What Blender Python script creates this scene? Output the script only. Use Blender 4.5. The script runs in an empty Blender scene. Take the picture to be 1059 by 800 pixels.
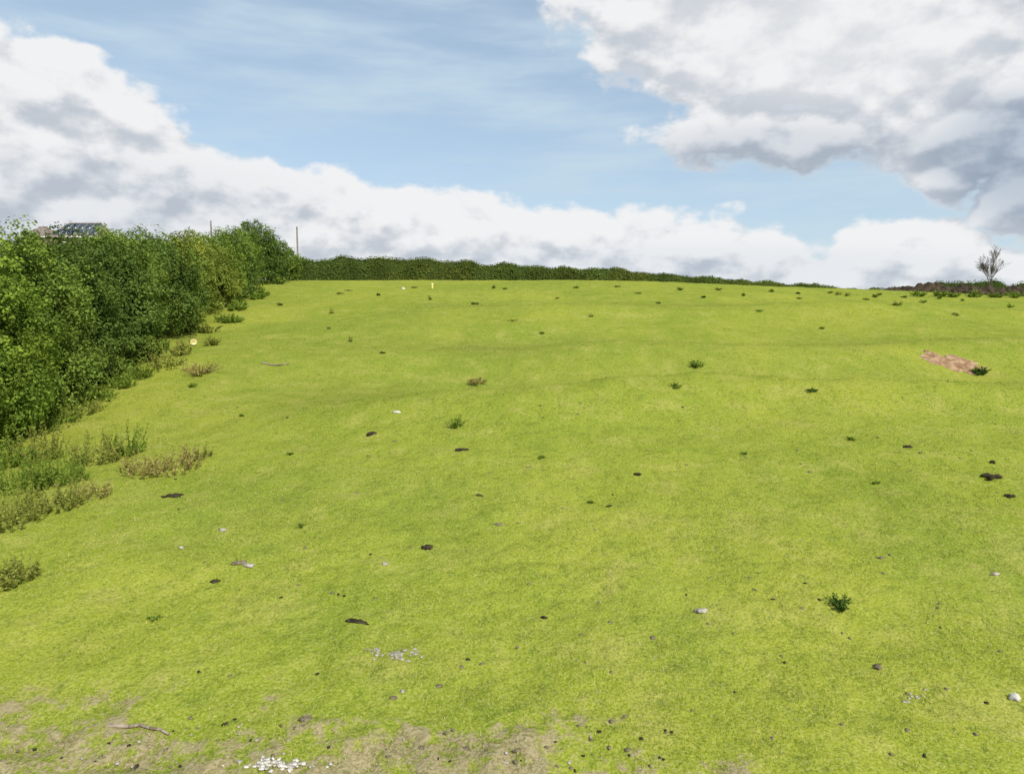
import bpy, math, random
import numpy as np
from mathutils import Vector
random.seed(7)
RNG = np.random.default_rng(11)
C = bpy.context.scene.collection
R = math.radians
FPX = 708.0; T = R(5.65); CH = 6.0

# ------------------------------------------------------------ noise + terrain
def _h(ix, iy, s):
    n = (ix.astype(np.int64)*374761393 + iy.astype(np.int64)*668265263 + s*974634777) & 0xffffffff
    n = ((n ^ (n >> 13))*1274126177) & 0xffffffff
    return ((n ^ (n >> 16)) & 0xffff)/65535.0
def vn(x, y, s=0):
    x = np.asarray(x, float); y = np.asarray(y, float)
    ix = np.floor(x); iy = np.floor(y); fx = x-ix; fy = y-iy
    fx = fx*fx*(3-2*fx); fy = fy*fy*(3-2*fy)
    a = _h(ix, iy, s); b = _h(ix+1, iy, s); c = _h(ix, iy+1, s); d = _h(ix+1, iy+1, s)
    return (a*(1-fx)+b*fx)*(1-fy)+(c*(1-fx)+d*fx)*fy
def fbm(x, y, s=0, o=4):
    v = 0; a = .5; t = 0
    for k in range(o):
        v = v+a*vn(np.asarray(x)*2**k+k*17.3, np.asarray(y)*2**k-k*9.1, s+k); t += a; a *= .5
    return v/t
def ss(a, b, x):
    t = np.clip((x-a)/(b-a), 0, 1); return t*t*(3-2*t)
def lip(x): return 23.6+.04*x+1.0*(fbm(np.asarray(x)/6., 0*np.asarray(x), 88, 3)-.5)*2
def hgt(x, y, micro=True):
    x = np.asarray(x, float); y = np.asarray(y, float)
    A = 0
    for o in (-6, -3, 0, 3, 6):
        A = A+np.interp(x+o, [-40, 14, 29, 47, 67, 100], [.128, .128, .1206, .1135, .102, .095])/5
    f = np.where(y < 78, y, np.where(y < 108, y-.025*(y-78)**2, 85.5-.5*(y-108)))
    f = np.where(y > 108, np.maximum(f, 30), np.maximum(f, -25))
    z = A*f
    z = z+(fbm(x/14, y/11, 3, 3)-.5)*1.4*ss(8, 25, y)*(1-ss(62, 86, y)*.84)
    w = ss(-16, 4, x)
    z = z+.80*np.exp(-((y-lip(x))/2.3)**2)*w
    z = z-.80*np.exp(-((y-lip(x)-5.2)/3.0)**2)*w
    z = z+.45*np.exp(-((y-lip(x)-11.)/2.8)**2)*w-.35*np.exp(-((y-lip(x)-15.5)/3.)**2)*w
    z = z+.7*np.exp(-((y-50-.1*x)/3.5)**2)*ss(-14, 0, x)
    if micro:
        z = z+(fbm(x*.9, y*.9, 9, 3)-.5)*.18+(fbm(x*4, y*4, 13, 2)-.5)*.06*ss(60, 20, y)
    return z
def hz(x, y): return float(hgt(x, y))
def rdir(px, py):
    xc = (px-529.5)/FPX; yc = (400-py)/FPX
    return Vector((xc, math.cos(T)+yc*math.sin(T), -math.sin(T)+yc*math.cos(T)))
def hit(px, py):                      # where on the hillside a thing stands
    d = rdir(px, py); ys = np.arange(3, 130, .04); k = ys/d.y
    z = CH+d.z*k; g = hgt(d.x*k, ys)
    i = np.argmax(z < g) if (z < g).any() else int(np.argmin(z-g))
    return float(d.x*k[i]), float(ys[i]), float(g[i])
def at(px, Y):
    return rdir(px, 300).x/rdir(px, 300).y*Y
def ztop(px, py, Y):
    d = rdir(px, py); return CH+d.z/d.y*Y
def mudmask(x, y):
    return ss(8.9, 7.2, y+(fbm(x*1.6, y*2.6, 31, 5)-.5)*2.6+.45*np.maximum(x-.1, 0))

# ------------------------------------------------------------ materials
def newmat(name):
    m = bpy.data.materials.new(name); m.use_nodes = True
    nt = m.node_tree; nt.nodes.clear(); return m, nt
def nd(nt, t, **k):
    n = nt.nodes.new(t)
    for a, b in k.items(): setattr(n, a, b)
    return n
def setin(nt, n, i, v):
    if isinstance(v, bpy.types.NodeSocket): nt.links.new(v, n.inputs[i])
    elif v is not None: n.inputs[i].default_value = v
def mth(nt, op, a, b=None, c=None, clamp=False):
    n = nd(nt, 'ShaderNodeMath', operation=op, use_clamp=clamp)
    setin(nt, n, 0, a); setin(nt, n, 1, b); setin(nt, n, 2, c); return n.outputs[0]
def sstep(nt, x, a, b, lo=0., hi=1.):
    n = nd(nt, 'ShaderNodeMapRange', interpolation_type='SMOOTHSTEP')
    setin(nt, n, 0, x); setin(nt, n, 1, a); setin(nt, n, 2, b); setin(nt, n, 3, lo); setin(nt, n, 4, hi)
    return n.outputs[0]
def mixc(nt, f, a, b, bt='MIX'):
    n = nd(nt, 'ShaderNodeMix', data_type='RGBA', blend_type=bt)
    setin(nt, n, 0, f); setin(nt, n, 6, a); setin(nt, n, 7, b); return n.outputs[2]
def noise(nt, vec, sc, det=4, ro=.55, dist=0.):
    n = nd(nt, 'ShaderNodeTexNoise'); setin(nt, n, 'Vector', vec)
    n.inputs['Scale'].default_value = sc; n.inputs['Detail'].default_value = det
    n.inputs['Roughness'].default_value = ro; n.inputs['Distortion'].default_value = dist
    return n.outputs[0]
def c4(c): return (c[0], c[1], c[2], 1)

def attr_mat(name, trans=.3):
    m, nt = newmat(name)
    a = nd(nt, 'ShaderNodeAttribute', attribute_name='tint')
    p = nd(nt, 'ShaderNodeBsdfDiffuse'); nt.links.new(a.outputs['Color'], p.inputs['Color'])
    o = nd(nt, 'ShaderNodeOutputMaterial')
    if trans > 0:
        t = nd(nt, 'ShaderNodeBsdfTranslucent')
        tt = mixc(nt, 1., a.outputs['Color'], (1.15, 1.25, .6, 1), 'MULTIPLY')
        nt.links.new(tt, t.inputs['Color'])
        mx = nd(nt, 'ShaderNodeMixShader'); mx.inputs[0].default_value = trans
        nt.links.new(p.outputs[0], mx.inputs[1]); nt.links.new(t.outputs[0], mx.inputs[2])
        nt.links.new(mx.outputs[0], o.inputs[0])
    else: nt.links.new(p.outputs[0], o.inputs[0])
    return m
def rough_mat(name, c1, c2, scale, rough=.85, bump=.4, spec=.3, bs=None):
    m, nt = newmat(name)
    tc = nd(nt, 'ShaderNodeTexCoord'); n = noise(nt, tc.outputs['Object'], scale, 4, .65)
    f = sstep(nt, n, .35, .65)
    p = nd(nt, 'ShaderNodeBsdfPrincipled'); nt.links.new(mixc(nt, f, c4(c1), c4(c2)), p.inputs['Base Color'])
    p.inputs['Roughness'].default_value = rough; p.inputs['Specular IOR Level'].default_value = spec
    b = nd(nt, 'ShaderNodeBump'); b.inputs['Strength'].default_value = bump; b.inputs['Distance'].default_value = .03
    n2 = noise(nt, tc.outputs['Object'], bs or scale*3, 3); nt.links.new(n2, b.inputs['Height'])
    nt.links.new(b.outputs[0], p.inputs['Normal'])
    o = nd(nt, 'ShaderNodeOutputMaterial'); nt.links.new(p.outputs[0], o.inputs[0]); return m

LEAF = attr_mat('foliage', .25)
BLADE = attr_mat('grass_blades', 0)
WEED = attr_mat('weed_leaves', .2)
BARK = rough_mat('bark', (.06, .045, .03), (.14, .11, .08), 6)
TWIG = rough_mat('grey_twig', (.075, .06, .045), (.15, .12, .09), 4)
STICK = rough_mat('weathered_stick', (.16, .12, .08), (.36, .30, .22), 8)
STONE = rough_mat('pale_stone', (.24, .21, .16), (.46, .42, .35), 14)
GRAVEL = rough_mat('white_gravel', (.40, .37, .31), (.66, .63, .57), 12)
DUNG = rough_mat('dung', (.025, .020, .012), (.07, .055, .033), 14, .9, .8, .1)
GREYDUNG = rough_mat('dried_dung', (.12, .10, .06), (.25, .21, .14), 14, .9, .8, .1)
SOILDK = rough_mat('dark_soil', (.020, .016, .010), (.080, .060, .037), 1.3, .95, 1., .05)
SOILRED = rough_mat('red_soil', (.22, .125, .065), (.42, .28, .17), 3, .95, .8, .05)
TILE = rough_mat('roof_tile', (.17, .13, .112), (.27, .21, .185), 3)
BRICK = rough_mat('brick', (.20, .135, .10), (.27, .19, .15), 5)
WHITE = rough_mat('white_paint', (.72, .72, .70), (.8, .8, .78), 3, .5, .05)
GLASS = rough_mat('window_glass', (.03, .035, .04), (.05, .06, .07), 1, .1, 0.)
ALU = rough_mat('panel_frame', (.35, .36, .38), (.45, .46, .48), 3, .4, .05)
WOODP = rough_mat('pole_wood', (.18, .16, .13), (.28, .25, .22), 5)
YEL = rough_mat('yellow_plastic', (.70, .56, .10), (.78, .64, .18), 4, .45, .1)
CREAM = rough_mat('cream_plastic', (.78, .68, .34), (.82, .74, .42), 4, .45, .1)

def panel_mat():
    m, nt = newmat('solar_cells'); tc = nd(nt, 'ShaderNodeTexCoord')
    b = nd(nt, 'ShaderNodeTexBrick'); b.offset = 0; nt.links.new(tc.outputs['Object'], b.inputs['Vector'])
    b.inputs['Color1'].default_value = (.018, .024, .045, 1); b.inputs['Color2'].default_value = (.024, .032, .055, 1)
    b.inputs['Mortar'].default_value = (.12, .14, .17, 1); b.inputs['Scale'].default_value = 1
    b.inputs['Mortar Size'].default_value = .010; b.inputs['Brick Width'].default_value = .25; b.inputs['Row Height'].default_value = .25
    p = nd(nt, 'ShaderNodeBsdfPrincipled'); nt.links.new(b.outputs[0], p.inputs['Base Color'])
    p.inputs['Roughness'].default_value = .28
    o = nd(nt, 'ShaderNodeOutputMaterial'); nt.links.new(p.outputs[0], o.inputs[0]); return m
PANEL = panel_mat()

# ------------------------------------------------------------ mesh helpers
def npmesh(name, V, F, mat, cols=None, parent=None, smooth=False, loc=None):
    V = np.asarray(V, float); F = np.asarray(F, np.int64)
    me = bpy.data.meshes.new(name); k = F.shape[1]
    me.vertices.add(len(V)); me.vertices.foreach_set('co', V.astype(np.float32).ravel())
    me.loops.add(F.size); me.loops.foreach_set('vertex_index', F.astype(np.int32).ravel())
    me.polygons.add(len(F)); me.polygons.foreach_set('loop_start', np.arange(0, F.size, k, dtype=np.int32))
    try: me.polygons.foreach_set('loop_total', np.full(len(F), k, np.int32))
    except Exception: pass
    me.update(calc_edges=True)
    if cols is not None:
        a = me.attributes.new('tint', 'FLOAT_COLOR', 'POINT')
        cc = np.ones((len(V), 4), np.float32); cc[:, :3] = cols; a.data.foreach_set('color', cc.ravel())
    if smooth: me.polygons.foreach_set('use_smooth', np.ones(len(F), bool))
    me.materials.append(mat); me.validate()
    o = bpy.data.objects.new(name, me); C.objects.link(o)
    if parent: o.parent = parent
    if loc is not None: o.location = loc
    return o
def tag(o, label=None, cat=None, group=None, kind=None):
    if label: o['label'] = label
    if cat: o['category'] = cat
    if group: o['group'] = group
    if kind: o['kind'] = kind
    return o
def empty(name, loc, rz=0):
    o = bpy.data.objects.new(name, None); C.objects.link(o); o.location = loc; o.rotation_euler = (0, 0, rz)
    o.empty_display_size = .2; return o
def unit(v): return v/np.maximum(np.linalg.norm(v, axis=1, keepdims=True), 1e-9)
def leaves(P, N, L, W, rng):
    n = len(P); N = unit(N); r = rng.normal(size=(n, 3)); t = unit(r-(r*N).sum(1, keepdims=True)*N); b = np.cross(N, t)
    L = np.broadcast_to(L, (n,))[:, None]; W = np.broadcast_to(W, (n,))[:, None]
    V = np.stack([P-t*L/2, P+b*W/2+N*L*.08, P+t*L/2, P-b*W/2+N*L*.08], 1).reshape(-1, 3)
    return V, np.arange(4*n).reshape(n, 4)
def sphere_q(c, r, nz=.25, seed=0, nu=28, nv=16):
    u = np.linspace(0, 2*math.pi, nu, endpoint=False); v = np.linspace(0.02, math.pi-.02, nv)
    U, Vv = np.meshgrid(u, v); d = np.stack([np.sin(Vv)*np.cos(U), np.sin(Vv)*np.sin(U), np.cos(Vv)], -1).reshape(-1, 3)
    k = 1+nz*2*(fbm(d[:, 0]*2.2+seed+d[:, 2]*1.7, d[:, 1]*2.2-d[:, 2]*1.3+seed, 5, 3)-.5)
    P = np.array(c)+d*np.array(r)*k[:, None]
    F = []
    for j in range(nv-1):
        for i in range(nu):
            a = j*nu+i; b = j*nu+(i+1) % nu; F.append((a, b, b+nu, a+nu))
    return P, np.array(F)
def join(parts):
    Vs, Fs, Cs = [], [], []; o = 0
    for V, F, c in parts:
        Vs.append(V); Fs.append(F+o); Cs.append(np.broadcast_to(c, (len(V), 3))); o += len(V)
    return np.concatenate(Vs), np.concatenate(Fs), np.concatenate(Cs)
def tube(p, q, r0, r1, n=6):
    p = np.array(p, float); q = np.array(q, float); d = (q-p)/max(np.linalg.norm(q-p), 1e-9)
    a = np.cross(d, [0, 0, 1.] if abs(d[2]) < .9 else [1., 0, 0]); a /= np.linalg.norm(a); b = np.cross(d, a)
    t = np.linspace(0, 2*math.pi, n, endpoint=False)[:, None]; ring = np.cos(t)*a+np.sin(t)*b
    V = np.concatenate([p+ring*r0, q+ring*r1]); i = np.arange(n); j = (i+1) % n
    return V, np.stack([i, j, j+n, i+n], 1)
def box(c, s):
    c = np.array(c, float); s = np.array(s, float)/2
    V = np.array([(x, y, z) for x in (-1, 1) for y in (-1, 1) for z in (-1, 1)])*s+c
    return V, np.array([(0, 1, 3, 2), (4, 6, 7, 5), (0, 4, 5, 1), (2, 3, 7, 6), (0, 2, 6, 4), (1, 5, 7, 3)])
def tubes_obj(name, segs, mat, parent=None, loc=None):
    V, F, c = join([(*tube(*s), (1, 1, 1)) for s in segs]); return npmesh(name, V, F, mat, None, parent, True, loc)

# ------------------------------------------------------------ ground
def bank_brown_shade(X, Y):  # browner turf on the banks, with slope shading painted into the same mask
    w = ss(-14, 4, X)*(.6+.8*(fbm(X/4, Y/2, 91, 3)-.2))
    b = np.exp(-((Y-lip(X)-4.)/2.6)**2)*w
    b = np.maximum(b, .7*np.exp(-((Y-lip(X)-14.)/2.6)**2)*w)
    return np.clip(np.maximum(b, .6*np.exp(-((Y-54.5-.1*X)/3.5)**2)*ss(-12, 2, X)), 0, 1)
def build_ground():
    nx, ny = 700, 660; k = 7.
    sx = np.linspace(-1, 1, nx); xs = np.sinh(k*sx)/math.sinh(k)*1600
    sy = np.linspace(-.98, 1, ny); ys = 9+np.sinh(k*sy)/math.sinh(k)*1600
    X, Y = np.meshgrid(xs, ys); Z = hgt(X, Y)
    mud = mudmask(X, Y)
    Z = Z+mud*(fbm(X*5, Y*5, 41, 3)-.5)*.14
    lush = ss(.40, .68, fbm(X/3.5+.2*Y/4, Y/5., 55, 5))
    V = np.stack([X, Y, Z], -1).reshape(-1, 3)
    i, j = np.meshgrid(np.arange(nx-1), np.arange(ny-1)); a = (j*nx+i).ravel()
    F = np.stack([a, a+1, a+nx+1, a+nx], 1)
    cols = np.stack([mud, bank_brown_shade(X, Y), lush], -1).reshape(-1, 3)
    m, nt = newmat('pasture_turf')
    at_ = nd(nt, 'ShaderNodeAttribute', attribute_name='tint')
    sp = nd(nt, 'ShaderNodeSeparateColor'); nt.links.new(at_.outputs['Color'], sp.inputs[0])
    tc = nd(nt, 'ShaderNodeTexCoord'); P = tc.outputs['Object']
    n1 = noise(nt, P, .10, 2, .6); n2 = noise(nt, P, .9, 5, .72); n3 = noise(nt, P, 5., 4, .7); n4 = noise(nt, P, 26., 2, .7)
    g = mixc(nt, sstep(nt, n1, .35, .65), (.225, .275, .028, 1), (.280, .310, .036, 1))
    g = mixc(nt, mth(nt, 'MULTIPLY', sp.outputs[2], .42), g, (.165, .230, .026, 1))
    g = mixc(nt, mth(nt, 'MULTIPLY', sstep(nt, n2, .47, .68), .55), g, (.37, .35, .085, 1))
    g = mixc(nt, mth(nt, 'MULTIPLY', sstep(nt, n2, .46, .30), .45), g, (.125, .185, .022, 1))
    g = mixc(nt, mth(nt, 'MULTIPLY', sstep(nt, n3, .5, .3), .6), g, (.11, .15, .02, 1))
    g = mixc(nt, mth(nt, 'MULTIPLY', sstep(nt, n4, .50, .68), .5), g, (.42, .39, .15, 1))
    g = mixc(nt, mth(nt, 'MULTIPLY', sstep(nt, n4, .5, .32), .55), g, (.09, .125, .018, 1))
    g = mixc(nt, mth(nt, 'MULTIPLY', sp.outputs[1], .65), g, (.18, .18, .042, 1))  # bank browning plus painted slope shade
    fl = mth(nt, 'MULTIPLY', sstep(nt, n3, .60, .72), sstep(nt, n2, .5, .6)); g = mixc(nt, mth(nt, 'MULTIPLY', fl, .7), g, (.22, .17, .08, 1))
    soil = mixc(nt, sstep(nt, n3, .35, .65), (.12, .085, .045, 1), (.30, .235, .14, 1))
    soil = mixc(nt, mth(nt, 'MULTIPLY', sstep(nt, n4, .42, .62), .6), soil, (.40, .34, .21, 1))
    mm = sstep(nt, mth(nt, 'ADD', sp.outputs[0], mth(nt, 'ADD', mth(nt, 'MULTIPLY', mth(nt, 'SUBTRACT', n3, .5), 4.0), mth(nt, 'MULTIPLY', mth(nt, 'SUBTRACT', n2, .5), 2.0))), .35, 1.1)
    mm = mth(nt, 'MULTIPLY', mm, sstep(nt, sp.outputs[0], .0, .5))
    g = mixc(nt, mth(nt, 'MULTIPLY', mm, .85), g, soil)
    p = nd(nt, 'ShaderNodeBsdfDiffuse'); nt.links.new(g, p.inputs['Color'])
    b = nd(nt, 'ShaderNodeBump'); b.inputs['Strength'].default_value = .9; b.inputs['Distance'].default_value = .07
    nt.links.new(n3, b.inputs['Height']); nt.links.new(b.outputs[0], p.inputs['Normal'])
    o = nd(nt, 'ShaderNodeOutputMaterial'); nt.links.new(p.outputs[0], o.inputs[0])
    tag(npmesh('ground', V, F, m, cols, None, True), 'grazed green pasture rising to a gentle hill crest', 'field', None, 'structure')
build_ground()

# ------------------------------------------------------------ grass blades
def build_grass():
    rng = RNG; Ps = []; Hs = []; Ws = []
    for (y0, y1, n, h, w) in ((5.5, 10, 120000, .042, .009), (10, 17, 110000, .050, .012), (17, 30, 90000, .060, .019), (30, 55, 55000, .075, .032), (55, 92, 30000, .08, .052)):
        y = np.sqrt(rng.uniform(y0**2, y1**2, n)); x = rng.uniform(-.92, .92, n)*y
        cl = fbm(x*1.3, y*1.3, 71, 4)
        keep = rng.uniform(0, 1, n) < ss(.30, .62, cl)*.9+.10
        keep &= rng.uniform(0, 1, n) > mudmask(x, y)*.68
        keep &= x > -14.6-.204*(y-19.5)-1
        x, y, cl = x[keep], y[keep], cl[keep]
        Ps.append(np.stack([x, y, hgt(x, y)-.006], 1)); s = rng.uniform(.5, 1.3, len(x))*(.6+.8*cl)
        Hs.append(h*s); Ws.append(w*rng.uniform(.7, 1.2, len(x)))
    P = np.concatenate(Ps); Hh = np.concatenate(Hs)[:, None]; Ww = np.concatenate(Ws)[:, None]; n = len(P)
    a = rng.uniform(0, 2*math.pi, n); side = np.stack([np.cos(a), np.sin(a), 0*a], 1)
    lean = rng.normal(size=(n, 3))*1.1; lean[:, 2] = 1
    tip = P+unit(lean)*Hh
    V = np.stack([P-side*Ww/2, P+side*Ww/2, tip], 1).reshape(-1, 3)
    g1 = np.array([.195, .265, .028]); g2 = np.array([.325, .360, .046]); st = np.array([.48, .44, .19]); dk = np.array([.12, .18, .022])
    t = rng.uniform(0, 1, (n, 1)); col = g1*(1-t)+g2*t
    r = rng.uniform(0, 1, n); dry = fbm(P[:, 0]*.5, P[:, 1]*.5, 77, 3)
    lush = ss(.40, .68, fbm(P[:, 0]/3.5+.2*P[:, 1]/4, P[:, 1]/5., 55, 5))[:, None]; col = col*(1.04-.18*lush)
    bk = bank_brown_shade(P[:, 0], P[:, 1])[:, None]; col = col*(1-.34*bk*np.array([.6, 1., 1.]))  # blades take the same bank browning and painted shade
    col = np.where((r < .04+.20*ss(.42, .68, dry))[:, None], st, col); col = np.where((r > .88)[:, None], dk, col)
    tag(npmesh('grass', V, np.arange(3*n).reshape(n, 3), BLADE, np.repeat(col, 3, 0)), 'short grazed grass blades covering the hillside', 'grass', None, 'stuff')
build_grass()

# ------------------------------------------------------------ bushes
def bush(name, x, y, rx, ry, h, n, lf, base, var, label, cat, group=None, seed=0, trunk=True, cull=True):
    rng = np.random.default_rng(100+seed); z0 = hz(x, y)-.05
    root = empty(name, (x, y, z0)); tag(root, label, cat, group)
    base = np.array(base); rz = h*.5; cz = h*.5; parts = []; rv = np.array([rx, ry, rz])
    def shape(d):
        dz = d[:, 2]; p = np.where(dz < 0, 4., 2.3)
        s = np.sqrt(np.maximum(1-np.abs(dz)**p, 0))/np.sqrt(np.maximum(1-dz**2, 1e-4)); s = np.minimum(s, 2.2)
        return d*np.stack([s, s, np.ones_like(s)], 1)
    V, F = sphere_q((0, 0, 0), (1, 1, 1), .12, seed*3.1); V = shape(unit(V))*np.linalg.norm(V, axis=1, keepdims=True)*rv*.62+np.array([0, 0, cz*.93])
    parts.append((V, F, (.020, .032, .009)))  # dark inner core stands in for shade in the leaf gaps
    m = n; d = unit(rng.normal(size=(m, 3)))
    if cull: d = d[(d[:, 0] > -.35) | (rng.uniform(0, 1, m) < .3)]
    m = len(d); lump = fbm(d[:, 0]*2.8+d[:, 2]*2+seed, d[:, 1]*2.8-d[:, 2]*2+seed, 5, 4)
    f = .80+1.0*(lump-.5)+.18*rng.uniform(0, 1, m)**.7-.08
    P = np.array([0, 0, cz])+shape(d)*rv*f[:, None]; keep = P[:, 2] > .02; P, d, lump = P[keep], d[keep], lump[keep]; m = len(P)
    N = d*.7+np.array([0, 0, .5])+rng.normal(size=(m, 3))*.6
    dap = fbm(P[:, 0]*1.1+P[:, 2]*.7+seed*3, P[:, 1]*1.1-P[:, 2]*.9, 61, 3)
    cc = base*((.42+1.0*ss(.3, .68, lump)+.45*(dap-.5))*rng.uniform(.7, 1.35, m))[:, None]  # hollows tinted darker than lumps: shade painted into leaf colour
    yel = (ss(.5, .7, dap)*var)[:, None]; cc = cc*(1+yel*np.array([.6, .28, 0]))
    L = lf*rng.uniform(.7, 1.3, m); V, F = leaves(P, N, L, L*.66, rng); parts.append((V, F, np.repeat(cc, 4, 0)))
    nc = max(14, int(26*rx*h/8)); d = unit(rng.normal(size=(nc, 3)))
    if cull: d[:, 0] = np.where(rng.uniform(0, 1, nc) < .6, np.abs(d[:, 0]), d[:, 0])
    ce = np.array([0, 0, cz])+shape(d)*rv*rng.uniform(.74, 1.06, nc)[:, None]
    cr = rng.uniform(.12, .38, nc)*min(rx, h*.5); per = int(.85*n/nc)
    for k in range(nc):
        dd = unit(rng.normal(size=(per, 3))); dd = dd[(dd@d[k]) > -.35]; m = len(dd)
        q = unit(rng.normal(size=(9, 3))); q = q[np.argmax(dd@q.T+rng.normal(size=(m, 9))*.15, 1)]
        rad = cr[k]*(.5+.7*rng.uniform(0, 1, m)**.7)[:, None]
        P = ce[k]+(dd*.72+q*.45)*rad
        N = dd*.7+np.array([0, 0, .55])+rng.normal(size=(m, 3))*.5
        tone = rng.uniform(.75, 1.6); y_ = rng.uniform(0, 1)**2*var
        col = base*tone*np.array([1+y_*.7, 1+y_*.25, 1-y_*.2])
        L = lf*rng.uniform(.7, 1.3, m); P[:, 2] = np.maximum(P[:, 2], rng.uniform(.02, .3, m))
        V, F = leaves(P, N, L, L*.62, rng); parts.append((V, F, np.repeat(col*rng.uniform(.7, 1.35, (m, 1)), 4, 0)))
    for k in range(int(20*rx)):      # shoots breaking the outline, up and outward
        a = rng.uniform(0, 2*math.pi)
        if k % 2:
            q = rng.uniform(.2, .95); b0 = np.array([math.cos(a)*rx*q, math.sin(a)*ry*q, cz+rz*.86*math.sqrt(1-q*q*.85)])
            dr = np.array([math.cos(a)*.4, math.sin(a)*.4, 1.])+rng.normal(size=3)*.25; ln = rng.uniform(.1, .45)*h*.13
        else:
            a = rng.uniform(-1.9, .8); b0 = np.array([math.cos(a)*rx*.9, math.sin(a)*ry*.9, rng.uniform(.08, 1.3)*cz]); dr = np.array([math.cos(a), math.sin(a), rng.uniform(-.2, .6)]); ln = rng.uniform(.3, .9)*h*.15
        m = max(10, n//450); t = rng.uniform(-.6, 1, m)[:, None]
        P = b0+dr*t*ln+rng.normal(size=(m, 3))*.10*(1.1-t)*1.2*min(1, rx/2); P[:, 2] = np.maximum(P[:, 2], .05)
        V, F = leaves(P, rng.normal(size=(m, 3))+np.array([0, 0, .5]), lf*rng.uniform(.7, 1.1, m), lf*.55, rng)
        parts.append((V, F, np.repeat(base*rng.uniform(.9, 1.5, (m, 1))*np.array([1.1, 1.05, .9]), 4, 0)))
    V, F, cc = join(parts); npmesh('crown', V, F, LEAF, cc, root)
    if trunk:
        segs = []
        for k in range(5):
            a = rng.uniform(0, 6.28); p = (math.cos(a)*.15, math.sin(a)*.15, -.1); q = (math.cos(a)*rx*.3, math.sin(a)*ry*.3, h*.35)
            segs.append((p, q, .09, .05)); segs.append((q, (math.cos(a)*rx*.5, math.sin(a)*ry*.5, h*.6), .05, .02))
        tubes_obj('trunk', segs, BARK, root)
    return root
MID = (.125, .180, .034); DK = (.092, .142, .032); OL = (.155, .195, .038); BR = (.130, .195, .032)
GH = 'overgrown bushes of the left hedgerow'
LB = [
 (16.0, 5.6, 2.7, BR, .3, 'bright green bush cut off by the left photo edge, nearest of the hedgerow'),
 (19.8, 5.9, 2.6, BR, .3, 'bright green leafy bush at the left photo edge above the tall nettles'),
 (23.6, 5.9, 2.6, MID, .3, 'mid green bush in the left hedgerow, second from the photo edge'),
 (27.4, 5.8, 2.6, DK, .3, 'dark green bush standing in front of the solar panel house'),
 (31.2, 5.8, 2.6, DK, .3, 'tall dark green bush just right of the solar panel house'),
 (35.2, 5.5, 2.4, MID, .4, 'mid green hedgerow bush right of the tall dark one beside the house'),
 (39.2, 5.5, 2.7, DK, .4, 'dark bush with shaded foot behind the round yellow tub'),
 (43.2, 5.1, 2.4, OL, .4, 'olive yellowish bush in the middle of the left hedgerow'),
 (47.4, 5.4, 2.7, OL, .5, 'yellowest bush of the hedgerow, below the short distant pole'),
 (51.8, 5.1, 2.5, OL, .3, 'olive green bush right of the yellowest hedgerow bush'),
 (56.4, 5.7, 2.9, MID, .4, 'rounded mid green bush two thirds up the left hedgerow'),
 (61.0, 5.5, 2.6, DK, .2, 'dark rounded bush left of the tall dark tree on the crest'),
 (65.8, 5.9, 3.0, MID, .3, 'smooth rounded bush just in front of the tall dark tree'),
]
for i, (Y, h, rx, tone, var, lab) in enumerate(LB):
    n = 30000 if Y < 30 else (18000 if Y < 45 else 9000); lf = .080+.0014*Y
    x = -14.6-.204*(Y-19.5)-1.9+(random.uniform(-.8, .5) if i > 1 else 0)
    bush('hedgerow_bush', x, Y, rx*.92, rx*1.12, h, n, lf, tone, var, lab, 'bush', GH, i)
bush('hedgerow_tree', at(262, 76), 76, 2.7, 2.9, 7.0, 7500, .19, DK, .2, 'tall dark green tree standing highest at the far end of the hedgerow', 'tree', None, 40)
bush('hedgerow_bush', at(279, 80), 80, 2.3, 2.6, 5.3, 5500, .19, DK, .2, 'dark bush right of the tallest hedgerow tree, below its crown', 'bush', GH, 41)
bush('hedgerow_bush', at(293, 84), 84, 1.8, 2.4, 4.0, 4000, .19, MID, .2, 'lowest last bush of the left hedgerow, touching the crest hedge', 'bush', GH, 42)
hx, hy, _ = hit(289, 294)
bush('shrub', hx, hy, .55, .55, .9, 900, .16, MID, .3, 'tiny round shrub on the grass below the last hedgerow bush', 'shrub', None, 43, False, False)
for i, (px, py, r, h, tn, lab) in enumerate([
     (8, 458, 1.4, 1.9, BR, 'low bright shrub at the hedge foot by the left photo edge'),
     (62, 427, 1.3, 1.4, MID, 'low green shrub at the foot of the hedgerow below the dark bushes'),
     (118, 398, 1.3, 1.3, MID, 'low shrub at the hedge foot midway between house and yellow tub'),
     (158, 374, 1.3, 1.3, MID, 'low ragged shrub at the hedge foot just left of the yellow tub')]):
    x, y, z = hit(px, py)
    bush('low_shrub', x-.9, y, r, r*1.5, h, 4500, .10, tn, .3, lab, 'shrub', None, 51+i, False, False)

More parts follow.
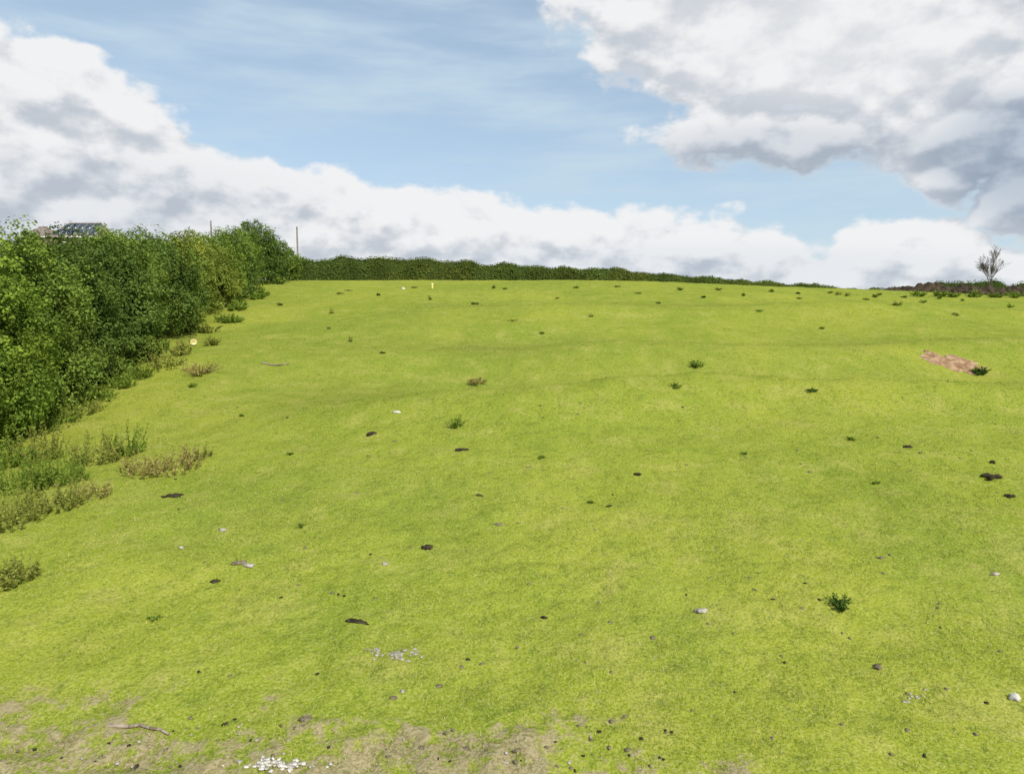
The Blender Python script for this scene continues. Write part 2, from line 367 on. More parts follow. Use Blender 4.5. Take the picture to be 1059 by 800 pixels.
# ------------------------------------------------------------ clipped crest hedge
def hedge(name, pts, n, lf, wid, base, label, seed):
    rng = np.random.default_rng(seed); pts = np.array(pts)
    px, py, ph = pts.T; root = empty(name, (px[0], py[0], hz(px[0], py[0]))); o = np.array(root.location)
    tag(root, label, 'hedge')
    s = np.concatenate([[0], np.cumsum(np.hypot(np.diff(px), np.diff(py)))])
    def loc(t): return np.interp(t, s, px), np.interp(t, s, py), np.interp(t, s, ph)
    def topk(t): return 1+.26*(fbm(t*.35, t*0, seed+4, 5)-.5)*2
    m = 300; t = np.linspace(0, s[-1], m); X, Y, Hh = loc(t); Z = hgt(X, Y, False); tk = topk(t)
    V = []; F = []
    for i in range(m):
        hh = Hh[i]*.93*tk[i]; w = wid*.42
        for (a, b) in ((-1, -.1), (-1, .8), (-.5, 1), (.5, 1), (1, .8), (1, -.1)): V.append((X[i], Y[i]+a*w, Z[i]+b*hh))
    for i in range(m-1):
        for j in range(5): a = i*6+j; F.append((a, a+1, a+7, a+6))
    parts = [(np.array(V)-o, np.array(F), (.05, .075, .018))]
    t = rng.uniform(0, s[-1], n); X, Y, Hh = loc(t); Z = hgt(X, Y, False)
    an = rng.uniform(-.15, math.pi+.15, n); rr = 1+.28*(fbm(t*.8, an*2, seed, 3)-.5)*2
    ca = np.cos(an); sa = np.maximum(np.sin(an), -.1)
    pw = lambda v: np.sign(v)*np.abs(v)**.6
    P = np.stack([X+rng.normal(size=n)*.1, Y-pw(ca)*wid*.5*rr, Z+np.maximum(pw(sa), -.05)*Hh*topk(t)*rng.uniform(.88, 1.05, n)], 1)
    P[:, 2] = np.where(rng.uniform(0, 1, n) < .4, Z+rng.uniform(0, 1, n)*(P[:, 2]-Z), P[:, 2])
    N = np.stack([0*ca, -ca, sa+.1], 1)+rng.normal(size=(n, 3))*.6
    tone = .35+1.2*fbm(t*.5, an*1.5, seed+9, 3)
    cc = np.array(base)*(tone*rng.uniform(.7, 1.3, n))[:, None]*(1+.5*ss(.5, .7, fbm(t*.2, t*0, seed+20, 2))[:, None]*np.array([.5, .2, 0]))
    L = lf*rng.uniform(.7, 1.3, n); V, F = leaves(P-o, N, L, L*.65, rng); parts.append((V, F, np.repeat(cc, 4, 0)))
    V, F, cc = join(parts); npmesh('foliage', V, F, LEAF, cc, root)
    return root
tops = [(286, 270), (330, 268), (370, 265), (405, 266), (450, 270), (500, 272), (560, 275), (600, 276), (650, 280), (700, 284), (750, 288), (800, 292), (850, 296), (915, 300)]
pts = []
for px, py in tops:
    Y = 93+((px-286)/630)**1.5*22; x = at(px, Y); pts.append((x, Y, max(1.0, ztop(px, py, Y)-float(hgt(x, Y, False)))))
hedge('hedge', pts, 44000, .23, 1.9, (.115, .155, .034), 'long clipped green hedge running along the crest of the field', 5)
pts = []
for px, py in [(920, 298), (960, 293), (1000, 292), (1040, 292), (1090, 293), (1200, 295)]:
    Y = 116; x = at(px, Y); pts.append((x, Y, max(.8, ztop(px, py, Y)-float(hgt(x, Y, False)))))
hedge('hedge', pts, 14000, .23, 1.9, (.08, .115, .026), 'short green hedge at the right, behind the dark soil heap', 6)

# ------------------------------------------------------------ dark soil heap
def soil_heap():
    nx, ny = 260, 26; x0, x1 = at(905, 94), at(1180, 94); o = np.array((x0, 94., hz(x0, 94)))
    U, Vv = np.meshgrid(np.linspace(0, 1, nx), np.linspace(-1, 1, ny)); X = x0+(x1-x0)*U; Y = 94+Vv*2.2
    prof = (1-Vv**2)**.8*np.minimum(1, U*7)**.8
    Z = hgt(X, Y, False)-.05+prof*(.95+1.3*(fbm(X*.5, Y*.45, 21, 4)-.35))+prof*(fbm(X*2.2, Y*2.2, 22, 3)-.5)*.9
    V = np.stack([X, Y, Z], -1).reshape(-1, 3)-o; i, j = np.meshgrid(np.arange(nx-1), np.arange(ny-1)); a = (j*nx+i).ravel()
    ob = npmesh('soil_heap', V, np.stack([a, a+1, a+nx+1, a+nx], 1), SOILDK, None, None, False, o)
    tag(ob, 'long low heap of dark brown soil on the right of the crest', 'soil heap')
soil_heap()

# ------------------------------------------------------------ bare tree
def bare_tree(px, Y, toprow):
    x = at(px, Y); z = hz(x, Y); h = ztop(px, toprow, Y)-z; rng = random.Random(21); big = []; small = []
    def grow(p, d, ln, r, dep):
        q = p+d*ln; (big if dep < 2 else small).append((p, q, r, r*.68))
        if dep == 7: return
        for k in range(3 if dep < 5 else 2):
            nd_ = (d+Vector((rng.uniform(-1, 1), rng.uniform(-1, 1), rng.uniform(-.15, .7)))*(.60 if dep else .5)).normalized()
            grow(p.lerp(q, rng.uniform(.35, 1)), nd_, ln*rng.uniform(.62, .86), r*.55, dep+1)
    grow(Vector((0, 0, -.2)), Vector((.03, 0, 1)), h*.30, .11, 0)
    mz = max(s[1].z for s in small); k = h/mz
    sc = lambda L: [(s[0]*k, s[1]*k, max(s[2], .011), max(s[3], .009), 4) for s in L]
    t = empty('bare_tree', (x, Y, z)); tag(t, 'leafless grey tree with fine twigs behind the dark soil heap', 'tree')
    tubes_obj('trunk', sc(big), TWIG, t); tubes_obj('twigs', sc(small), TWIG, t)
bare_tree(1025, 108, 251)

# ------------------------------------------------------------ poles
def pole(px, Y, row, r, label):
    x = at(px, Y); z = hz(x, Y); h = ztop(px, row, Y)-z; t = empty('utility_pole', (x, Y, z)); tag(t, label, 'pole')
    tubes_obj('shaft', [((0, 0, -.3), (0, 0, h-.12), r*1.25, r, 10)], WOODP, t)
    tubes_obj('insulator', [((0, 0, h-.1), (0, 0, h), r*.6, r*.4, 8), ((0, 0, h-.12), (0, 0, h-.1), r*.99, r*.6, 8)], TWIG, t)
pole(309, 104, 234, .11, 'taller wooden pole behind the crest hedge beside the last hedgerow bush')
pole(221, 96, 228, .10, 'shorter wooden pole tip showing above the middle of the left hedgerow')

# ------------------------------------------------------------ house
def house():
    Y = 95.; cx = at(79, Y); z = hz(cx, Y); t = empty('house', (cx, Y, z)); tag(t, 'brick house with tiled hipped roofs and solar panels behind the left hedgerow', 'house')
    rt = ztop(80, 228, Y)-z; ev = rt-2.1
    W, D, RL = 6.8, 6.0, 4.5
    V, F = box((0, D/2, ev/2-.5), (W-.7, D-.7, ev+1)); npmesh('wall', V, F, BRICK, None, t)
    a = W/2; b = RL/2
    V = np.array([(-a, 0, ev), (a, 0, ev), (a, D, ev), (-a, D, ev), (-b, D/2, rt), (b, D/2, rt)])
    F = [(0, 1, 5, 4), (2, 3, 4, 5)]; me = bpy.data.meshes.new('roof'); me.from_pydata(V.tolist(), [], F+[(1, 2, 5), (3, 0, 4), (3, 2, 1, 0)])
    me.materials.append(TILE); rf = bpy.data.objects.new('roof', me); C.objects.link(rf); rf.parent = t
    V, F = tube((-b, D/2, rt+.03), (b, D/2, rt+.03), .08, .08, 8); npmesh('ridge_tile', V, F, TILE, None, rf)
    for s in (-1, 1):
        V, F = tube((s*b, D/2, rt+.03), (s*a, 0, ev+.05), .07, .07, 6); npmesh('hip_tile', V, F, TILE, None, rf)
    V, F = box((0, -.06, ev-.1), (W+.1, .1, .2)); npmesh('gutter', V, F, WHITE, None, t)
    sl = math.atan2(rt-ev, D/2); pw, ph = .94, 1.5
    for r in range(2):
        n = (6, 5)[r]
        for k in range(n):
            X = (k-(n-1)/2)*(pw+.04); q = .32+ph/2+r*(ph+.05)
            V, F = box((0, 0, 0), (pw, ph, .04)); p = npmesh('solar_panel', V, F, ALU, None, t)
            p.location = (X, q*math.cos(sl)-.09*math.sin(sl), ev+q*math.sin(sl)+.09*math.cos(sl)); p.rotation_euler = (sl, 0, 0)
            V, F = box((pw/2, ph/2, 0), (pw-.07, ph-.07, .012)); g = npmesh('cell_glass', V, F, PANEL, None, p); g.location = (-pw/2, -ph/2, .027)
    def wing(x, y0, w, d, top, drop, rl, gable):
        e2 = top-drop
        V, F = box((x, y0+d/2, e2/2-.5), (w-.5, d-.5, e2+1)); npmesh('wall', V, F, BRICK if not gable else WHITE, None, t)
        a = w/2
        if gable:
            vv = [(x-a, y0, e2), (x+a, y0, e2), (x+a, y0+d, e2), (x-a, y0+d, e2), (x, y0, top), (x, y0+d, top)]
            ff = [(0, 3, 5, 4), (1, 4, 5, 2), (0, 4, 1), (2, 5, 3), (0, 1, 2, 3)]
        else:
            vv = [(x-a, y0, e2), (x+a, y0, e2), (x+a, y0+d, e2), (x-a, y0+d, e2), (x-rl, y0+d/2, top), (x+rl, y0+d/2, top)]
            ff = [(0, 1, 5, 4), (2, 3, 4, 5), (1, 2, 5), (3, 0, 4), (3, 2, 1, 0)]
        me = bpy.data.meshes.new('wing_roof'); me.from_pydata(vv, [], ff); me.materials.append(TILE)
        o = bpy.data.objects.new('wing_roof', me); C.objects.link(o); o.parent = t
        V, F = tube((vv[4][0], vv[4][1], top), (vv[5][0], vv[5][1], top+.01), .08, .08, 6); npmesh('ridge_tile', V, F, TILE, None, o)
        if not gable:
            V, F = tube((x, y0+d/2, top), (x, y0+d/2, top+.25), .06, .03, 6); npmesh('finial', V, F, TILE, None, o)
        V, F = box((x, y0-.05, e2-.09), (w+.05, .09, .18)); npmesh('gutter', V, F, WHITE, None, t)
    x2 = at(45, Y)-cx; x3 = at(29, Y)-cx
    wing(x2, -1.5, 3.9, 4.6, ztop(46, 234, Y)-z, 1.5, .55, False)
    wing(x3-.1, .8, 2.6, 4.0, ztop(31, 240, Y)-z, 1.1, 0, True)
    for X in (-1.8, 1.8):
        V, F = box((X, .32, ev-1.3), (1.3, .08, 1.2)); w = npmesh('window', V, F, WHITE, None, t)
        V, F = box((X, .275, ev-1.3), (1.1, .02, 1.0)); npmesh('pane', V, F, GLASS, None, w)
house()

# ------------------------------------------------------------ weeds
def weed(name, px, py, h, r, n, label, cat='weed', kind='green', group=None, seed=0, spread=.35, leafy=1., vary=.45):
    rng = np.random.default_rng(300+seed); x, y, z = hit(px, py); t = empty(name, (x, y, z-.02)); tag(t, label, cat, group)
    pal = {'green': ((.12, .19, .030), (.22, .29, .045)), 'dark': ((.055, .10, .02), (.095, .15, .03)), 'brown': ((.24, .21, .06), (.40, .34, .12)), 'mixed': ((.15, .20, .034), (.34, .33, .08))}[kind]
    c0, c1 = np.array(pal[0]), np.array(pal[1]); S = []; Lp = []
    ls = max(.04, y*.0026)*leafy
    for k in range(n):
        a = rng.uniform(0, 6.283); q = r*math.sqrt(rng.uniform(0, 1)); b = np.array([math.cos(a)*q, math.sin(a)*q, 0.])*spread
        b[2] = hz(x+b[0], y+b[1])-z
        hh = h*rng.uniform(vary, 1.05)*(1-.35*q/r); e = q*(1.15-spread)
        tip = b+np.array([math.cos(a)*e+rng.normal()*.12*hh, math.sin(a)*e+rng.normal()*.12*hh, hh])
        w = max(.004, y*.0004); V, F = tube(b, tip, w, w*.5, 3); S.append((V, F, (c1*.9)*rng.uniform(.8, 1.2)))
        m = int((16 if kind != 'brown' else 11)*leafy); tt = rng.uniform(.08, 1, m)[:, None]**.8; P = b+(tip-b)*tt
        out = rng.normal(size=(m, 3)); out[:, 2] = np.abs(out[:, 2])*.5+.3; out = unit(out)
        ln = ls*rng.uniform(.8, 1.6, (m, 1))*(1.4-.8*tt); sd = unit(np.cross(out, rng.normal(size=(m, 3))))*ln*.26
        V = np.stack([P, P+out*ln*.5+sd, P+out*ln, P+out*ln*.5-sd], 1).reshape(-1, 3)
        u = rng.uniform(0, 1, (m, 1)); Lp.append((V, np.arange(4*m).reshape(m, 4), np.repeat((c0*(1-u)+c1*u)*rng.uniform(.7, 1.3), 4, 0)))
    V, F, cc = join(S); npmesh('stems', V, F, WEED, cc, t)
    V, F, cc = join(Lp); npmesh('leaves', V, F, WEED, cc, t)
    return t
wl = [
 ('thistle', 868, 627, .19, .22, 30, 'dark green leafy thistle alone on the near right grass', 'dark'),
 ('dock_plant', 207, 387, .65, .9, 60, 'brown seeding dock clump below the yellow tub', 'brown'),
 ('dock_plant', 493, 397, .4, .5, 34, 'faded brown dock clump in the middle of the field', 'brown'),
 ('nettle', 472, 442, .45, .35, 20, 'sparse green nettle just below the faded brown dock clump', 'green'),
 ('nettle', 721, 379, .4, .35, 18, 'green weed on the bank right of the field middle', 'green'),
 ('nettle', 699, 401, .24, .2, 14, 'dark small weed just below left of the bank weed', 'green'),
 ('nettle', 1013, 387, .42, .36, 44, 'bushy dark green nettle right of the reddish soil scar', 'dark'),
 ('nettle', 840, 405, .18, .2, 12, 'tiny dark weed between the bank weed and the soil scar', 'dark'),
 ('nettle', 200, 400, .2, .2, 10, 'tiny green sprout under the brown dock clump', 'green'),
 ('nettle', 219, 357, .6, .5, 34, 'loose green weed clump on the grass right of the yellow tub', 'mixed')]
for i, (nm, px, py, h, r, n, lab, kd) in enumerate(wl): weed(nm, px, py, h, r, n, lab, 'weed', kd, None, i, .22 if n < 16 else .3)
st = [(12, 540, .9, .7, 80, 'mixed', 'ragged weed stand at the left edge, lowest of the big nettle bed'),
 (58, 526, .75, .55, 60, 'mixed', 'ragged weed stand in the lower middle of the nettle bed'),
 (96, 514, .5, .4, 34, 'brown', 'low grass tuft at the lower right tip of the nettle bed'),
 (25, 505, 1.2, .7, 85, 'green', 'tall green nettle stand in the middle of the left nettle bed'),
 (66, 499, 1.0, .6, 64, 'green', 'green nettle stand right of the tallest one in the bed'),
 (8, 482, 1.15, .7, 70, 'green', 'green weed stand against the hedge foot at the left edge'),
 (98, 480, 1.05, .65, 64, 'mixed', 'weed stand on the upper side of the nettle bed'),
 (128, 472, 1.15, .55, 48, 'green', 'upright green weeds at the top right of the nettle bed'),
 (150, 489, .75, .6, 50, 'brown', 'brown dry stand left half of the patch beside the nettle bed'),
 (182, 485, .8, .65, 56, 'brown', 'brown dry stand at the right end of the patch beside the nettle bed'),
 (205, 474, .55, .35, 24, 'mixed', 'small tuft at the far right tip of the brown dry patch'),
 (14, 602, .55, .36, 80, 'mixed', 'lone yellowish weed tuft at the left edge below the nettle bed'),
 (42, 476, 1.25, .6, 60, 'mixed', 'tall mixed stand at the back of the nettle bed near the hedge')]
for i, (px, py, h, r, n, kd, lab) in enumerate(st): weed('weed_stand', px, py, h, r, n, lab, 'weeds', kd, None, 30+i, .8, 1.35, .2)
rr = random.Random(3)
hb = [(38, 446), (62, 436), (84, 424), (104, 410), (126, 402), (146, 388), (166, 376), (182, 366), (214, 344), (232, 330), (246, 319), (258, 311), (270, 303)]
for i, (px, py) in enumerate(hb):
    weed('foot_weed', px+rr.uniform(-3, 8), py+rr.uniform(-2, 4), rr.uniform(.5, 1.0), rr.uniform(.5, .9), 34, 'ragged tall weed growing along the foot of the left hedgerow', 'weed', rr.choice(['green', 'mixed', 'green']), 'weeds along the foot of the left hedgerow', 140+i, .6, 1.2, .25)
cr = [(295, 316), (355, 304), (362, 301), (392, 306), (425, 298), (510, 298), (521, 299), (575, 309), (640, 297), (655, 304), (702, 300), (722, 308), (745, 300), (770, 306), (800, 302), (832, 309), (858, 303), (880, 306), (893, 310), (912, 305), (938, 308), (956, 313), (977, 309), (365, 353), (340, 324), (488, 315), (600, 298), (613, 328), (820, 304), (868, 305), (902, 307), (927, 316), (1000, 311), (1040, 318), (678, 314), (530, 332), (450, 310), (790, 322), (990, 326)]
for i, (px, py) in enumerate(cr):
    weed('crest_weed', px+rr.uniform(-6, 6), py, rr.uniform(.12, .5), rr.uniform(.12, .45), rr.randint(7, 11), 'small weed standing on the upper field near the crest line', 'weed', rr.choice(['mixed', 'green', 'mixed', 'green', 'dark']), 'small weeds along the crest', 60+i, .22, .8, .25)
for i, px in enumerate((950, 972, 985, 1008, 1030, 1048)):
    weed('heap_weed', px, 306.5+i*.3, rr.uniform(.6, 1.1), .8, 18, 'leafy green weed growing in front of the dark soil heap on the crest', 'weed', 'green', 'weeds in front of the soil heap', 110+i, .4, 1., .3)
lw = [(300, 470), (560, 474), (770, 470), (610, 520), (905, 500), (880, 455), (340, 340), (560, 345), (850, 340), (395, 365), (250, 430), (160, 640), (310, 545)]
for i, (px, py) in enumerate(lw):
    weed('grass_tuft', px, py, rr.uniform(.07, .13), rr.uniform(.08, .16), 8, 'little leafy tuft in the open short grass of the field', 'weed', 'green', 'little tufts in the open field', 120+i, .22)

# ------------------------------------------------------------ stones, dung, clods
def blob(name, px, py, w, d, h, mat, label, cat, group=None, seed=0, lumps=1, rz=None):
    x, y, z = hit(px, py); rng = np.random.default_rng(500+seed); parts = []
    for k in range(lumps):
        o = (0, 0) if k == 0 else (rng.uniform(-.8, .8)*w*.5, rng.uniform(-.8, .8)*d*.5); s = 1 if lumps == 1 else (.75 if k == 0 else rng.uniform(.3, .55))
        V, F = sphere_q((o[0], o[1], h*.10), (w/2*s, d/2*s, h*.75*(1 if k == 0 else rng.uniform(.6, 1.1))), .8, rng.uniform(0, 50), 16, 9); parts.append((V, F, (1, 1, 1)))
    V, F, _ = join(parts); o = npmesh(name, V, F, mat, None, None, False, (x, y, z)); o.rotation_euler.z = rng.uniform(-.6, .6) if rz is None else rz
    return tag(o, label, cat, group)
S = [(1049, 724, .14, .12, .07, 'white stone near the lower right photo edge'), (725, 632, .20, .12, .045, 'pale flat stone in the grass left of the thistle'),
 (257, 586, .22, .13, .04, 'pale flat stone beside the grey dried pat on the left'), (187, 567, .12, .08, .04, 'small pale stone left of the grey dried pat'),
 (398, 584, .12, .08, .04, 'small pale stone below left of the black central pat'), (1029, 594, .16, .08, .03, 'small pale stone at the right edge above the white stone'),
 (416, 716, .05, .05, .03, 'small white pebble below the rubble patch'), (410, 427, .22, .12, .07, 'whitish stone in the mid field above the dark pats'), (230, 548, .16, .1, .04, 'greyish stone above the grey dried pat')]
for i, (px, py, w, d, h, lab) in enumerate(S): blob('stone', px, py, w, d, h, GRAVEL if i in (0, 7) else STONE, lab, 'stone', None, i)
D = [(441, 566, .26, .18, .05, 'black dung pat in the centre of the near field'), (371, 644, .40, .13, .04, 'wide dark dung pat left of centre above the rubble patch'),
 (178, 513, .34, .24, .05, 'dark dung pat right of the nettle bed'), (477, 465, .32, .26, .05, 'dark dung pat below the sparse nettle'), (385, 449, .34, .24, .07, 'dark lumpy pat left of the sparse nettle'),
 (1023, 493, .46, .36, .06, 'large dark clod near the right edge at mid height'), (1043, 513, .2, .15, .05, 'small dark clod just below the large right clod'),
 (222, 602, .18, .12, .04, 'dark pat below left of the pale flat stone'), (660, 491, .2, .15, .05, 'dark small pat right of the field centre'),
 (563, 639, .10, .08, .03, 'tiny dark pat below the field centre'), (496, 513, .18, .12, .03, 'thin dark pat above right of the black central pat'), (938, 462, .22, .16, .04, 'small dark pat left of the large right clod'),
 (630, 524, .14, .10, .03, 'small dark pat below the one right of centre'), (1026, 478, .12, .1, .06, 'upright dark lump just above the large right clod')]
for i, (px, py, w, d, h, lab) in enumerate(D): blob('dung_pat', px, py, w, d, h, DUNG, lab, 'dung', None, 20+i, 6)
for i, (px, py, w, d, h, lab) in enumerate([(246, 583, .24, .16, .04, 'grey dried pat between the two pale stones on the left'), (908, 691, .2, .12, .04, 'grey dried pat on the lower right grass'),
     (316, 745, .2, .1, .04, 'dried brown pat on the bare soil strip'), (912, 577, .2, .08, .03, 'grey flat pat above right of the thistle'), (515, 543, .3, .12, .03, 'pale dry pat right of centre, above the black pat')]):
    blob('dried_pat', px, py, w, d, h, GREYDUNG, lab, 'dung', None, 45+i, 4)
for i in range(110):
    py = 400+395*rr.random()**.8; px = rr.uniform(140, 1055)
    blob('clod', px, py, rr.uniform(.03, .08)*(1 if py > 500 else 1.6), rr.uniform(.03, .07)*(1 if py > 500 else 1.6), .02, rr.choice([DUNG, GREYDUNG, GREYDUNG, GREYDUNG]), 'tiny brown clod in the short grass of the field', 'clod', 'tiny clods scattered over the field', 600+i)
for i in range(40):
    px = 405+rr.gauss(0, 12); py = 676+rr.gauss(0, 2.6)
    blob('rubble_stone', px, py, rr.uniform(.02, .09), rr.uniform(.03, .07), rr.uniform(.008, .018), STONE, 'small pale stone in the loose rubble patch left of centre', 'stone', 'stones of the rubble patch', 160+i)
for i in range(12):
    px = 942+rr.gauss(0, 7); py = 723+rr.gauss(0, 4)
    blob('rubble_stone', px, py, rr.uniform(.02, .06), rr.uniform(.02, .05), .015, STONE, 'small pale stone in the small scatter at the lower right', 'stone', 'stones of the lower right scatter', 200+i)
for i in range(80):
    px = 292+rr.gauss(0, 20); py = min(803, 791+rr.gauss(0, 3.2))
    blob('gravel_stone', px, py, rr.uniform(.02, .08)*(1.6 if i % 9 == 0 else 1), rr.uniform(.03, .07), rr.uniform(.012, .020), GRAVEL if i % 3 else STONE, 'pale stone of the gravel patch at the bottom edge', 'stone', 'pale gravel stones at the bottom edge', 220+i)
for i in range(90):
    px = rr.uniform(10, 700); py = rr.uniform(750, 798)
    blob('soil_pebble', px, py, rr.uniform(.015, .055), rr.uniform(.02, .05), .02, rr.choice([STONE, GREYDUNG, GREYDUNG, DUNG]), 'small pebble or clod on the bare soil strip at the bottom', 'pebble', 'pebbles on the bare soil strip', 310+i)

def scar():
    x, y, z = hit(984, 374); n, m = 48, 12; V = [(0, 0, hz(x, y)-z+.05)]; F = []
    for j in range(1, m+1):
        for i in range(n):
            a = i/n*2*math.pi; q = j/m*(1+.9*(float(fbm(2+math.cos(a)*1.8, 2+math.sin(a)*1.8, 4, 4))-.5)*2); X = math.cos(a)*1.05*q; Yy = math.sin(a)*1.1*q-X*.35
            V.append((X, Yy, hz(x+X, y+Yy)-z+.06*(1-(j/m)**4)+.12*(float(fbm((x+X)*5, (y+Yy)*5, 8, 3))-.5)-(.04 if j == m else 0)))
    Fq = [(1+(j-1)*n+i, 1+(j-1)*n+(i+1) % n, 1+j*n+(i+1) % n, 1+j*n+i) for j in range(1, m) for i in range(n)]
    me = bpy.data.meshes.new('soil_scar'); me.from_pydata(V, [], Fq+[(0, 1+i, 1+(i+1) % n) for i in range(n)]); me.materials.append(SOILRED)
    o = bpy.data.objects.new('soil_scar', me); C.objects.link(o); o.location = (x, y, z); tag(o, 'bare reddish soil scar on the bank left of the bushy nettle', 'soil patch')
scar()

def stick(pxs, r, label):
    P = [hit(*p) for p in pxs]; o = Vector(P[0]); Q = [Vector(p)-o+Vector((0, 0, r*.8)) for p in P]
    segs = [(Q[i], Q[i+1], r*(1-.5*i/len(Q)), r*(1-.5*(i+1)/len(Q)), 7) for i in range(len(Q)-1)]
    s = tubes_obj('stick', segs, STICK, None, o); tag(s, label, 'stick'); return s
stick([(110, 753), (122, 754), (134, 753), (145, 751), (156, 755), (166, 757), (175, 763)], .026, 'curved weathered stick on the bare soil at lower left')
stick([(271, 376), (280, 378), (290, 378), (299, 377)], .045, 'pale straight branch lying on the grass right of the brown dock')
stick([(376, 673), (384, 674), (390, 676)], .012, 'short thin stick at the left end of the rubble patch')

def lathe(name, prof, mat, parent, n=24):
    V = []; F = []
    for r, z in prof:
        for i in range(n): a = i/n*2*math.pi; V.append((r*math.cos(a), r*math.sin(a), z))
    for j in range(len(prof)-1):
        for i in range(n): a = j*n+i; b = j*n+(i+1) % n; F.append((a, b, b+n, a+n))
    return npmesh(name, V, F, mat, None, parent, True)
x, y, z = hit(200, 357); t = empty('tub', (x, y, z)); t.rotation_euler = (R(80), 0, R(30)); t.location.z += .14; t.scale = (.7, .7, .7)
tag(t, 'round yellow tub tipped over at the foot of the hedgerow', 'tub')
lathe('shell', [(.0, 0), (.16, 0), (.17, .02), (.21, .30), (.20, .30), (.155, .03), (0, .025)], CREAM, t); lathe('rim', [(.211, .27), (.228, .275), (.228, .30), (.211, .305)], CREAM, t)
x, y, z = hit(447, 298); t = empty('marker_post', (x, y, z)); tag(t, 'short yellow marker post standing below the crest hedge', 'post'); t.scale = (.75, .75, .7)
lathe('shaft', [(.13, -.1), (.13, .48), (.12, .5)], YEL, t, 12); lathe('cap', [(.16, .5), (.17, .62), (.12, .7), (0, .72)], CREAM, t, 12)
blob('stone', 417, 299, .4, .25, .22, GRAVEL, 'white stone on the crest grass left of the yellow marker post', 'stone', None, 99)

# ------------------------------------------------------------ world: sky + clouds
world = bpy.data.worlds.new("World"); bpy.context.scene.world = world; world.use_nodes = True
try:
    world.cycles.sampling_method = 'MANUAL'; world.cycles.sample_map_resolution = 256
except Exception: pass
SUN_AZ = math.atan2(.55, -.75); SUN_EL = R(43)
nt = world.node_tree; nt.nodes.clear()
def UV(px, py):
    d = rdir(px, py); return d.x/d.y, d.z/d.y
grp = bpy.data.node_groups.new('cloud_density', 'ShaderNodeTree')
grp.interface.new_socket('Vector', in_out='INPUT', socket_type='NodeSocketVector')
grp.interface.new_socket('Density', in_out='OUTPUT', socket_type='NodeSocketFloat')
g = grp; gi = g.nodes.new('NodeGroupInput'); go = g.nodes.new('NodeGroupOutput')
sp = nd(g, 'ShaderNodeSeparateXYZ'); g.links.new(gi.outputs[0], sp.inputs[0])
ay = mth(g, 'MAXIMUM', mth(g, 'ABSOLUTE', sp.outputs[1]), .2)
U = mth(g, 'DIVIDE', sp.outputs[0], ay); V = mth(g, 'DIVIDE', sp.outputs[2], ay)
fc = nd(g, 'ShaderNodeFloatCurve'); cv = fc.mapping.curves[0]
edge = [(-400, -20), (0, 16), (60, 34), (130, 72), (185, 120), (260, 150), (330, 172), (420, 188), (560, 204), (680, 214), (790, 230), (840, 256), (880, 228), (950, 222), (1020, 238), (1059, 252), (1300, 200)]
ep = [((UV(a, b)[0]+1.5)/3, UV(a, b)[1]) for a, b in edge]
while len(cv.points) < len(ep): cv.points.new(.5, .5)
for p_, (a, b) in zip(cv.points, ep): p_.location = (a, b); p_.handle_type = 'AUTO'
fc.mapping.update()
g.links.new(mth(g, 'DIVIDE', mth(g, 'ADD', U, 1.5), 3.), fc.inputs[1])
M = mth(g, 'MULTIPLY', mth(g, 'SUBTRACT', fc.outputs[0], V), 28.)
for (px, py, rx, ry) in [(880, 0, 290, 122), (1040, 80, 200, 110), (815, 138, 155, 44), (705, 22, 110, 78), (975, 184, 50, 30), (1065, 200, 60, 55)]:
    u0, v0 = UV(px, py); a = rx/FPX; b = ry/FPX
    du = mth(g, 'DIVIDE', mth(g, 'SUBTRACT', U, u0), a); dv = mth(g, 'DIVIDE', mth(g, 'SUBTRACT', V, v0), b)
    ln = mth(g, 'SQRT', mth(g, 'ADD', mth(g, 'MULTIPLY', du, du), mth(g, 'MULTIPLY', dv, dv)))
    M = mth(g, 'MAXIMUM', M, mth(g, 'MULTIPLY', mth(g, 'SUBTRACT', 1., ln), b*28))
M = mth(g, 'MINIMUM', M, 1.35)
mp = nd(g, 'ShaderNodeMapping'); g.links.new(gi.outputs[0], mp.inputs[0]); mp.inputs['Scale'].default_value = (1, 1, 1.6)
n1 = noise(g, mp.outputs[0], 15., 7, .52)
n0 = noise(g, mp.outputs[0], 5., 2, .5)
nn = mth(g, 'ADD', mth(g, 'MULTIPLY', mth(g, 'SUBTRACT', n1, .5), 3.4), mth(g, 'MULTIPLY', mth(g, 'SUBTRACT', n0, .5), 1.2))
g.links.new(mth(g, 'ADD', M, nn), go.inputs[0])

tc = nd(nt, 'ShaderNodeTexCoord'); DIR = tc.outputs['Generated']
def dens(off=None):
    v = DIR
    if off:
        a = nd(nt, 'ShaderNodeVectorMath', operation='ADD'); nt.links.new(DIR, a.inputs[0]); a.inputs[1].default_value = off; v = a.outputs[0]
    n = nt.nodes.new('ShaderNodeGroup'); n.node_tree = grp; nt.links.new(v, n.inputs[0]); return n.outputs[0]
D0 = dens(); D1 = dens((-.008, 0, .022))
alpha = sstep(nt, D0, -.10, .50)
lit = sstep(nt, mth(nt, 'SUBTRACT', D0, D1), -.75, .50)
thin = sstep(nt, D0, .55, .05)
lit = mth(nt, 'MAXIMUM', lit, mth(nt, 'MULTIPLY', thin, .6))
cl = mixc(nt, lit, (.58, .63, .70, 1), (.96, .965, .975, 1))
sp = nd(nt, 'ShaderNodeSeparateXYZ'); nt.links.new(DIR, sp.inputs[0])
ay = mth(nt, 'MAXIMUM', mth(nt, 'ABSOLUTE', sp.outputs[1]), .2)
U = mth(nt, 'DIVIDE', sp.outputs[0], ay); V = mth(nt, 'DIVIDE', sp.outputs[2], ay)
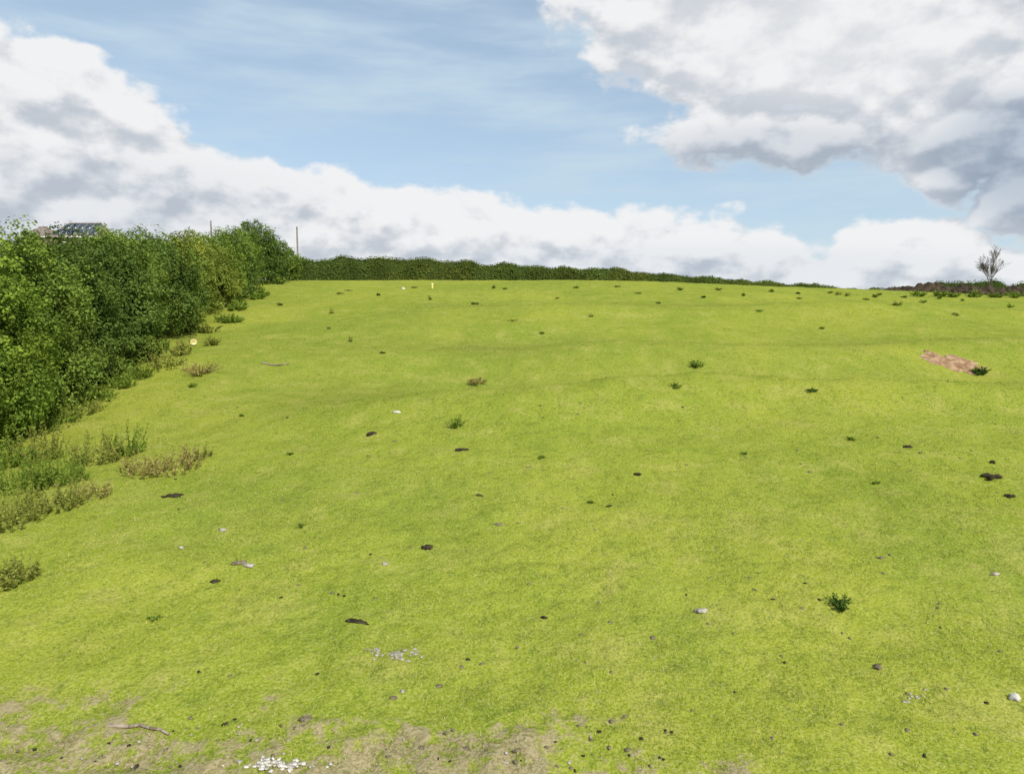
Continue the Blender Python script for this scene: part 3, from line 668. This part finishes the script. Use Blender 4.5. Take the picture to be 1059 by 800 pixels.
def blobm(px, py, rx, ry):
    u0, v0 = UV(px, py); du = mth(nt, 'DIVIDE', mth(nt, 'SUBTRACT', U, u0), rx/FPX); dv = mth(nt, 'DIVIDE', mth(nt, 'SUBTRACT', V, v0), ry/FPX)
    return sstep(nt, mth(nt, 'ADD', mth(nt, 'MULTIPLY', du, du), mth(nt, 'MULTIPLY', dv, dv)), 1., 0.)
for (b, c, k) in [(blobm(1070, 165, 140, 90), (.50, .59, .70, 1), .85), (blobm(815, 160, 210, 42), (.70, .75, .81, 1), .75), (blobm(60, 215, 330, 70), (.84, .87, .91, 1), .6), (blobm(700, 280, 500, 36), (.86, .90, .94, 1), .7)]:
    cl = mixc(nt, mth(nt, 'MULTIPLY', b, k), cl, mixc(nt, 1., cl, c, 'MULTIPLY'))
cl = mixc(nt, mth(nt, 'MULTIPLY', blobm(850, 40, 220, 85), .5), cl, (.96, .965, .97, 1))
mp = nd(nt, 'ShaderNodeMapping'); nt.links.new(DIR, mp.inputs[0]); mp.inputs['Scale'].default_value = (1, 1, 6.)
wisp = sstep(nt, noise(nt, mp.outputs[0], 3.2, 4, .6), .35, .75, .45, 1.)
sky = nd(nt, 'ShaderNodeTexSky', sky_type='NISHITA'); sky.sun_disc = False; sky.sun_elevation = SUN_EL; sky.sun_rotation = SUN_AZ
sky.air_density = 1.; sky.dust_density = 1.0; sky.ozone_density = 1.0
b1 = nd(nt, 'ShaderNodeBackground'); nt.links.new(sky.outputs[0], b1.inputs[0]); b1.inputs[1].default_value = .15
b2 = nd(nt, 'ShaderNodeBackground'); nt.links.new(cl, b2.inputs[0]); b2.inputs[1].default_value = .92
b3 = nd(nt, 'ShaderNodeBackground'); b3.inputs[0].default_value = (.62, .78, .90, 1); b3.inputs[1].default_value = .9
m1 = nd(nt, 'ShaderNodeMixShader'); nt.links.new(wisp, m1.inputs[0]); nt.links.new(b1.outputs[0], m1.inputs[1]); nt.links.new(b3.outputs[0], m1.inputs[2])
m2 = nd(nt, 'ShaderNodeMixShader'); nt.links.new(alpha, m2.inputs[0]); nt.links.new(m1.outputs[0], m2.inputs[1]); nt.links.new(b2.outputs[0], m2.inputs[2])
ow = nd(nt, 'ShaderNodeOutputWorld'); nt.links.new(m2.outputs[0], ow.inputs[0])

sl = bpy.data.lights.new('sun', 'SUN'); sl.energy = 4.5; sl.angle = R(.53); sl.color = (1, .95, .86)
so = bpy.data.objects.new('sun', sl); C.objects.link(so)
sd = Vector((math.sin(SUN_AZ)*math.cos(SUN_EL), math.cos(SUN_AZ)*math.cos(SUN_EL), math.sin(SUN_EL)))
so.rotation_euler = (-sd).to_track_quat('-Z', 'Y').to_euler()

cam = bpy.data.cameras.new('camera'); co = bpy.data.objects.new('camera', cam); C.objects.link(co)
cam.sensor_width = 36; cam.lens = 36*FPX/1059; cam.clip_end = 6000; co.location = (0, 0, CH); co.rotation_euler = (R(90)-T, 0, 0)
sc = bpy.context.scene; sc.camera = co
sc.view_settings.view_transform = 'Standard'; sc.view_settings.look = 'None'; sc.view_settings.exposure = 0
